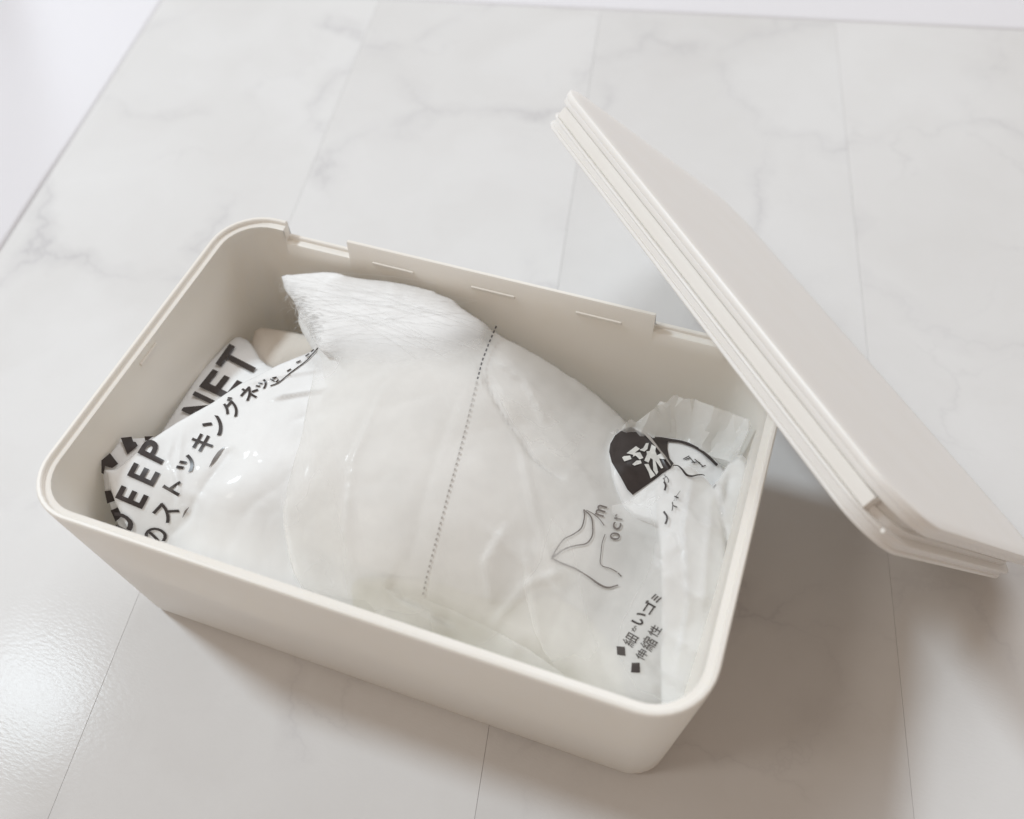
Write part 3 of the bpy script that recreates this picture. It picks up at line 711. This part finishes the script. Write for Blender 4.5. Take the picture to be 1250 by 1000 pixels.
T.glyph('0', zf(302, 318), np.array([2.5, -9]), np.array([-12, -2]), .004); T.glyph('c', zf(310, 277), np.array([2, -9]), np.array([-10, -2]), .004); T.glyph('r', zf(318, 240), np.array([2, -6]), np.array([-10, -2]), .004)
reparent(T.build('size_print', S_net, M_GREY, None, eps=.0006), nb)

# rear packet carrying the round black badge
rp = thing('badge_packet', 'grey white film packet with a round black badge, in the back right corner', 'packet', (.08, .045, .004))
S_rear = Surf([(740, 545, .064), (765, 520, .0635), (800, 535, .063), (850, 548, .062), (875, 570, .061), (880, 600, .060), (770, 605, .063), (820, 570, .064), (765, 570, .0665)], amp=.0008, freq=45, seed=14,
              creases=[([(785, 528), (800, 548), (815, 570), (822, 580)], 0, .0018, .0018, 'ridge'), ([(835, 575), (855, 560), (870, 575)], 0, .0018, .0025, 'ridge')])
reparent(film('packet_film', S_rear, [(742, 545), (752, 526), (772, 518), (795, 528), (815, 532), (850, 540), (874, 558), (890, 580), (892, 640), (820, 640), (765, 625), (748, 580)], M_WHITE, None, thick=.03, step=.0012, drop=.001, rad=.002), rp)
def zb(x, y): return (730+x/7.8125, 510+y/7.8125)
T = Ink()
T.poly([zb(105, 330), zb(115, 255), zb(160, 175), (zb(235, 118)), zb(315, 88), zb(400, 145), zb(440, 140), zb(520, 200), zb(560, 195), zb(600, 215), zb(665, 225), zb(660, 300), zb(680, 390), zb(720, 440), zb(690, 490), zb(330, 740), zb(280, 690), zb(215, 570), zb(130, 430)], step=3)
reparent(T.build('round_badge', S_rear, M_INK, None, eps=.0004), rp)
T = Ink()
for poly in ([(228, 390), (245, 378), (305, 372), (318, 405), (250, 428)], [(270, 350), (360, 282), (398, 308), (350, 345), (400, 340), (430, 395), (395, 410), (372, 385), (355, 372), (330, 385), (335, 365)], [(325, 455), (365, 420), (405, 418), (415, 445), (345, 468)],
             [(395, 318), (430, 300), (455, 255), (482, 252), (470, 310), (440, 335)], [(440, 420), (465, 360), (460, 330), (490, 330), (510, 265), (550, 290), (545, 330), (560, 370), (600, 350), (640, 380), (640, 408), (580, 400), (620, 490), (600, 495), (545, 420), (572, 530), (555, 555), (525, 510), (520, 410), (500, 395), (480, 440)],
             [(440, 455), (480, 450), (500, 500), (545, 560), (500, 590), (480, 530)]):
    T.poly([zb(*p) for p in poly], step=2.5)
reparent(T.build('badge_character', S_rear, M_WINK, None, eps=.0009), rp)
T = Ink()
T.stroke([zb(540, 205), zb(680, 220), zb(790, 235), zb(890, 270), zb(980, 320), zb(1060, 385), zb(1135, 460)], [6, 4.5, 3.2, 3.4, 3, 3.4, 3.4])
T.stroke([zb(1095, 690), zb(1128, 645)], 3.0)
for a, b in (((810, 400), (870, 370)), ((830, 405), (880, 390)), ((870, 380), (920, 440)), ((890, 430), (940, 430)), ((920, 400), (1000, 470)), ((940, 420), (975, 440)), ((985, 475), (1025, 460))): T.stroke([zb(*a), zb(*b)], 1.1)
reparent(T.build('printed_arc', S_rear, M_INK, None, eps=.0005), rp)
T = Ink(); T.stroke([zb(412, 150), zb(450, 165), zb(520, 245), zb(580, 320), zb(640, 395), zb(690, 470)], [4, 3.5, 2.4, 2, 2.2, 1.2])
reparent(T.build('badge_rim', S_rear, M_PALE, None, eps=.0013), rp)

# clear crumpled wrapper behind it
S_clr = Surf([(750, 530, .063), (772, 512, .067), (800, 502, .072), (825, 483, .079), (870, 497, .080), (914, 512, .079), (900, 545, .070), (850, 535, .063), (800, 535, .062), (880, 570, .065), (850, 512, .069), (880, 520, .072), (815, 515, .066)], amp=.0040, freq=70, seed=21, amp2=.0022,
             creases=[([(775, 525), (815, 505), (850, 490)], 0, .003, .0018, 'ridge'), ([(800, 530), (845, 512), (905, 520)], 0, .003, .002, 'ridge'), ([(914, 514), (905, 535), (895, 562)], 0, .006, .002, 'fold'), ([(845, 490), (860, 515), (875, 535)], 0, -.002, .002, 'ridge')])
cw = film('clear_wrapper', S_clr, [(745, 528), (760, 519), (768, 510), (776, 514), (790, 505), (800, 499), (806, 489), (813, 491), (824, 481), (834, 486), (848, 486), (872, 495), (896, 504), (915, 512), (917, 520), (909, 538), (904, 548), (896, 566), (884, 560), (870, 556), (840, 538), (805, 535)], M_CLEAR, None, thick=.012, step=.0024, drop=.0005, rad=.002, wav=1.5, smooth_outline=0)
cw.data.set_sharp_from_angle(angle=math.radians(22))
tag(cw, 'crumpled clear plastic wrapper against the back wall beside the black badge', 'wrapper')

# right packet with the bulleted lines
rt = thing('bulleted_packet', 'glossy white plastic packet with square bulleted Japanese lines, along the right wall', 'packet', (.1, -.01, .004))
cR = [(745, 618, .072), (775, 598, .0755), (830, 568, .077), (865, 580, .075), (905, 555, .073), (915, 600, .074), (760, 690, .071), (800, 640, .078), (850, 650, .080), (890, 680, .075), (735, 760, .062), (780, 760, .066), (830, 760, .070), (872, 780, .066), (770, 850, .056), (840, 850, .058), (800, 700, .077), (875, 620, .076)]
crR = [([(845, 575), (832, 650), (838, 740), (822, 830)], 0, .0016, .0022, 'fold'), ([(870, 600), (862, 680), (855, 760)], 0, .0012, .0014, 'ridge'), ([(810, 700), (840, 730), (870, 735)], 0, .0010, .0015, 'ridge'), ([(815, 600), (850, 640), (880, 650)], 0, .0010, .0012, 'ridge'), ([(812, 780), (845, 800), (860, 800)], 0, .0012, .0016, 'fold'),
       ([(730, 614), (782, 614), (800, 590)], 0, .0022, .002, 'fold'), ([(790, 600), (806, 660), (812, 760), (805, 830)], 0, .0016, .005, 'ridge'), ([(815, 652), (828, 676)], 0, .0012, .0016, 'ridge'), ([(792, 682), (806, 702)], 0, .0012, .0016, 'ridge'),
       ([(893, 570), (880, 620), (890, 690), (868, 790)], 0, -.0022, .004, 'fold'), ([(740, 690), (790, 668), (815, 690)], 0, .0012, .003, 'fold'), ([(770, 790), (800, 820), (840, 845)], 0, .0016, .003, 'fold'), ([(865, 585), (878, 600), (885, 640)], 0, .002, .003, 'fold')]
S_rt = Surf(cR, smooth=2e-5, amp=.0012, freq=30, seed=17, amp2=.0004, creases=crR)
pf = reparent(film('packet_film', S_rt, [(742, 616), (768, 610), (792, 590), (812, 574), (828, 566), (845, 568), (862, 582), (872, 592), (890, 562), (905, 552), (914, 560), (912, 590), (904, 640), (893, 710), (878, 780), (860, 830), (845, 868), (800, 885), (760, 860), (728, 800), (722, 750), (742, 715), (758, 680), (768, 650)], M_THIN, None, step=.0012, drop=.0012, rad=.002, wav=1.0, closed=False), rt)
_q = to_px(np.array([v.co[:] for v in pf.data.vertices])); _dl = line_px(_q, np.array([(742, 640), (768, 650), (758, 680), (742, 715), (722, 750), (728, 800), (760, 862), (800, 890)], float))
_fb = pf.data.attributes.new('sheer', 'FLOAT', 'POINT'); _fb.data.foreach_set('value', (.34*np.clip(1-_dl/40, 0, 1)).astype(np.float32))
S_in = Surf([(a, b, z-.0012) for a, b, z in cR], smooth=2e-5, amp=.0012, freq=30, seed=17, amp2=.0004, creases=crR)
reparent(film('inner_sheet', S_in, [(800, 592), (814, 578), (828, 570), (845, 571), (862, 585), (872, 595), (890, 566), (903, 557), (911, 564), (909, 590), (901, 640), (890, 710), (875, 780), (857, 830), (843, 866), (812, 880), (808, 860), (807, 800), (808, 720), (807, 650)], M_PACK, None, thick=.03, step=.0014, drop=.0008, rad=.002, smooth_outline=0), rt)
T = Ink()
T.poly([zf(308, 765), zf(342, 768), zf(345, 805), zf(311, 800)]); T.poly([zf(370, 833), zf(402, 832), zf(404, 873), zf(367, 872)])
zk = lambda x, y: (740+x/8.333, 720+y/8.333)
rd = np.array([.55, -.83]); ru = np.array([-.86, -.5])
for ch, x, y, w, h in (('細', 245, 515, 14, 15), ('か', 285, 400, 8, 5), ('い', 338, 300, 15, 13), ('ゴ', 430, 185, 14, 13), ('ミ', 507, 95, 9, 10), ('伸', 358, 665, 12, 12), ('縮', 430, 555, 14, 17), ('性', 492, 425, 13, 13)):
    T.glyph(ch, zk(x, y), rd*w*1.08, ru*h*1.08, .022 if ch in 'いゴミか' else .008)
reparent(T.build('bulleted_print', S_rt, M_INK, None, eps=.0005), rt)
T = Ink()
T.glyph('グ', zb(650, 590), np.array([5, -8]), np.array([-9, -4]), .004); T.stroke([zb(628, 615), zb(645, 650), zb(635, 700)], 2.4); T.stroke([zb(625, 900), zb(655, 945), zb(655, 985), zb(640, 1020)], 2.4)
T.glyph('イ', zb(718, 855), np.array([5, -10]), np.array([-8, -3]), .006); T.glyph('ッ', zb(738, 780), np.array([3, -6]), np.array([-3, -1]), .0); T.glyph('ト', zb(762, 735), np.array([5, -9]), np.array([-5, -2]), .0)
reparent(T.build('kana_print', S_rt, M_INK, None, eps=.0005), rt)
T = Ink(); T.stroke([zb(715, 462), zb(760, 465), zb(800, 500), zb(840, 550), zb(890, 565), zb(940, 555), zb(990, 550), zb(1015, 560)], [1, 1.6, 2.2, 2.6, 2.2, 1.6, 1.4, .8])
reparent(T.build('printed_outline', S_rt, M_INK, None, eps=.0006), rt)
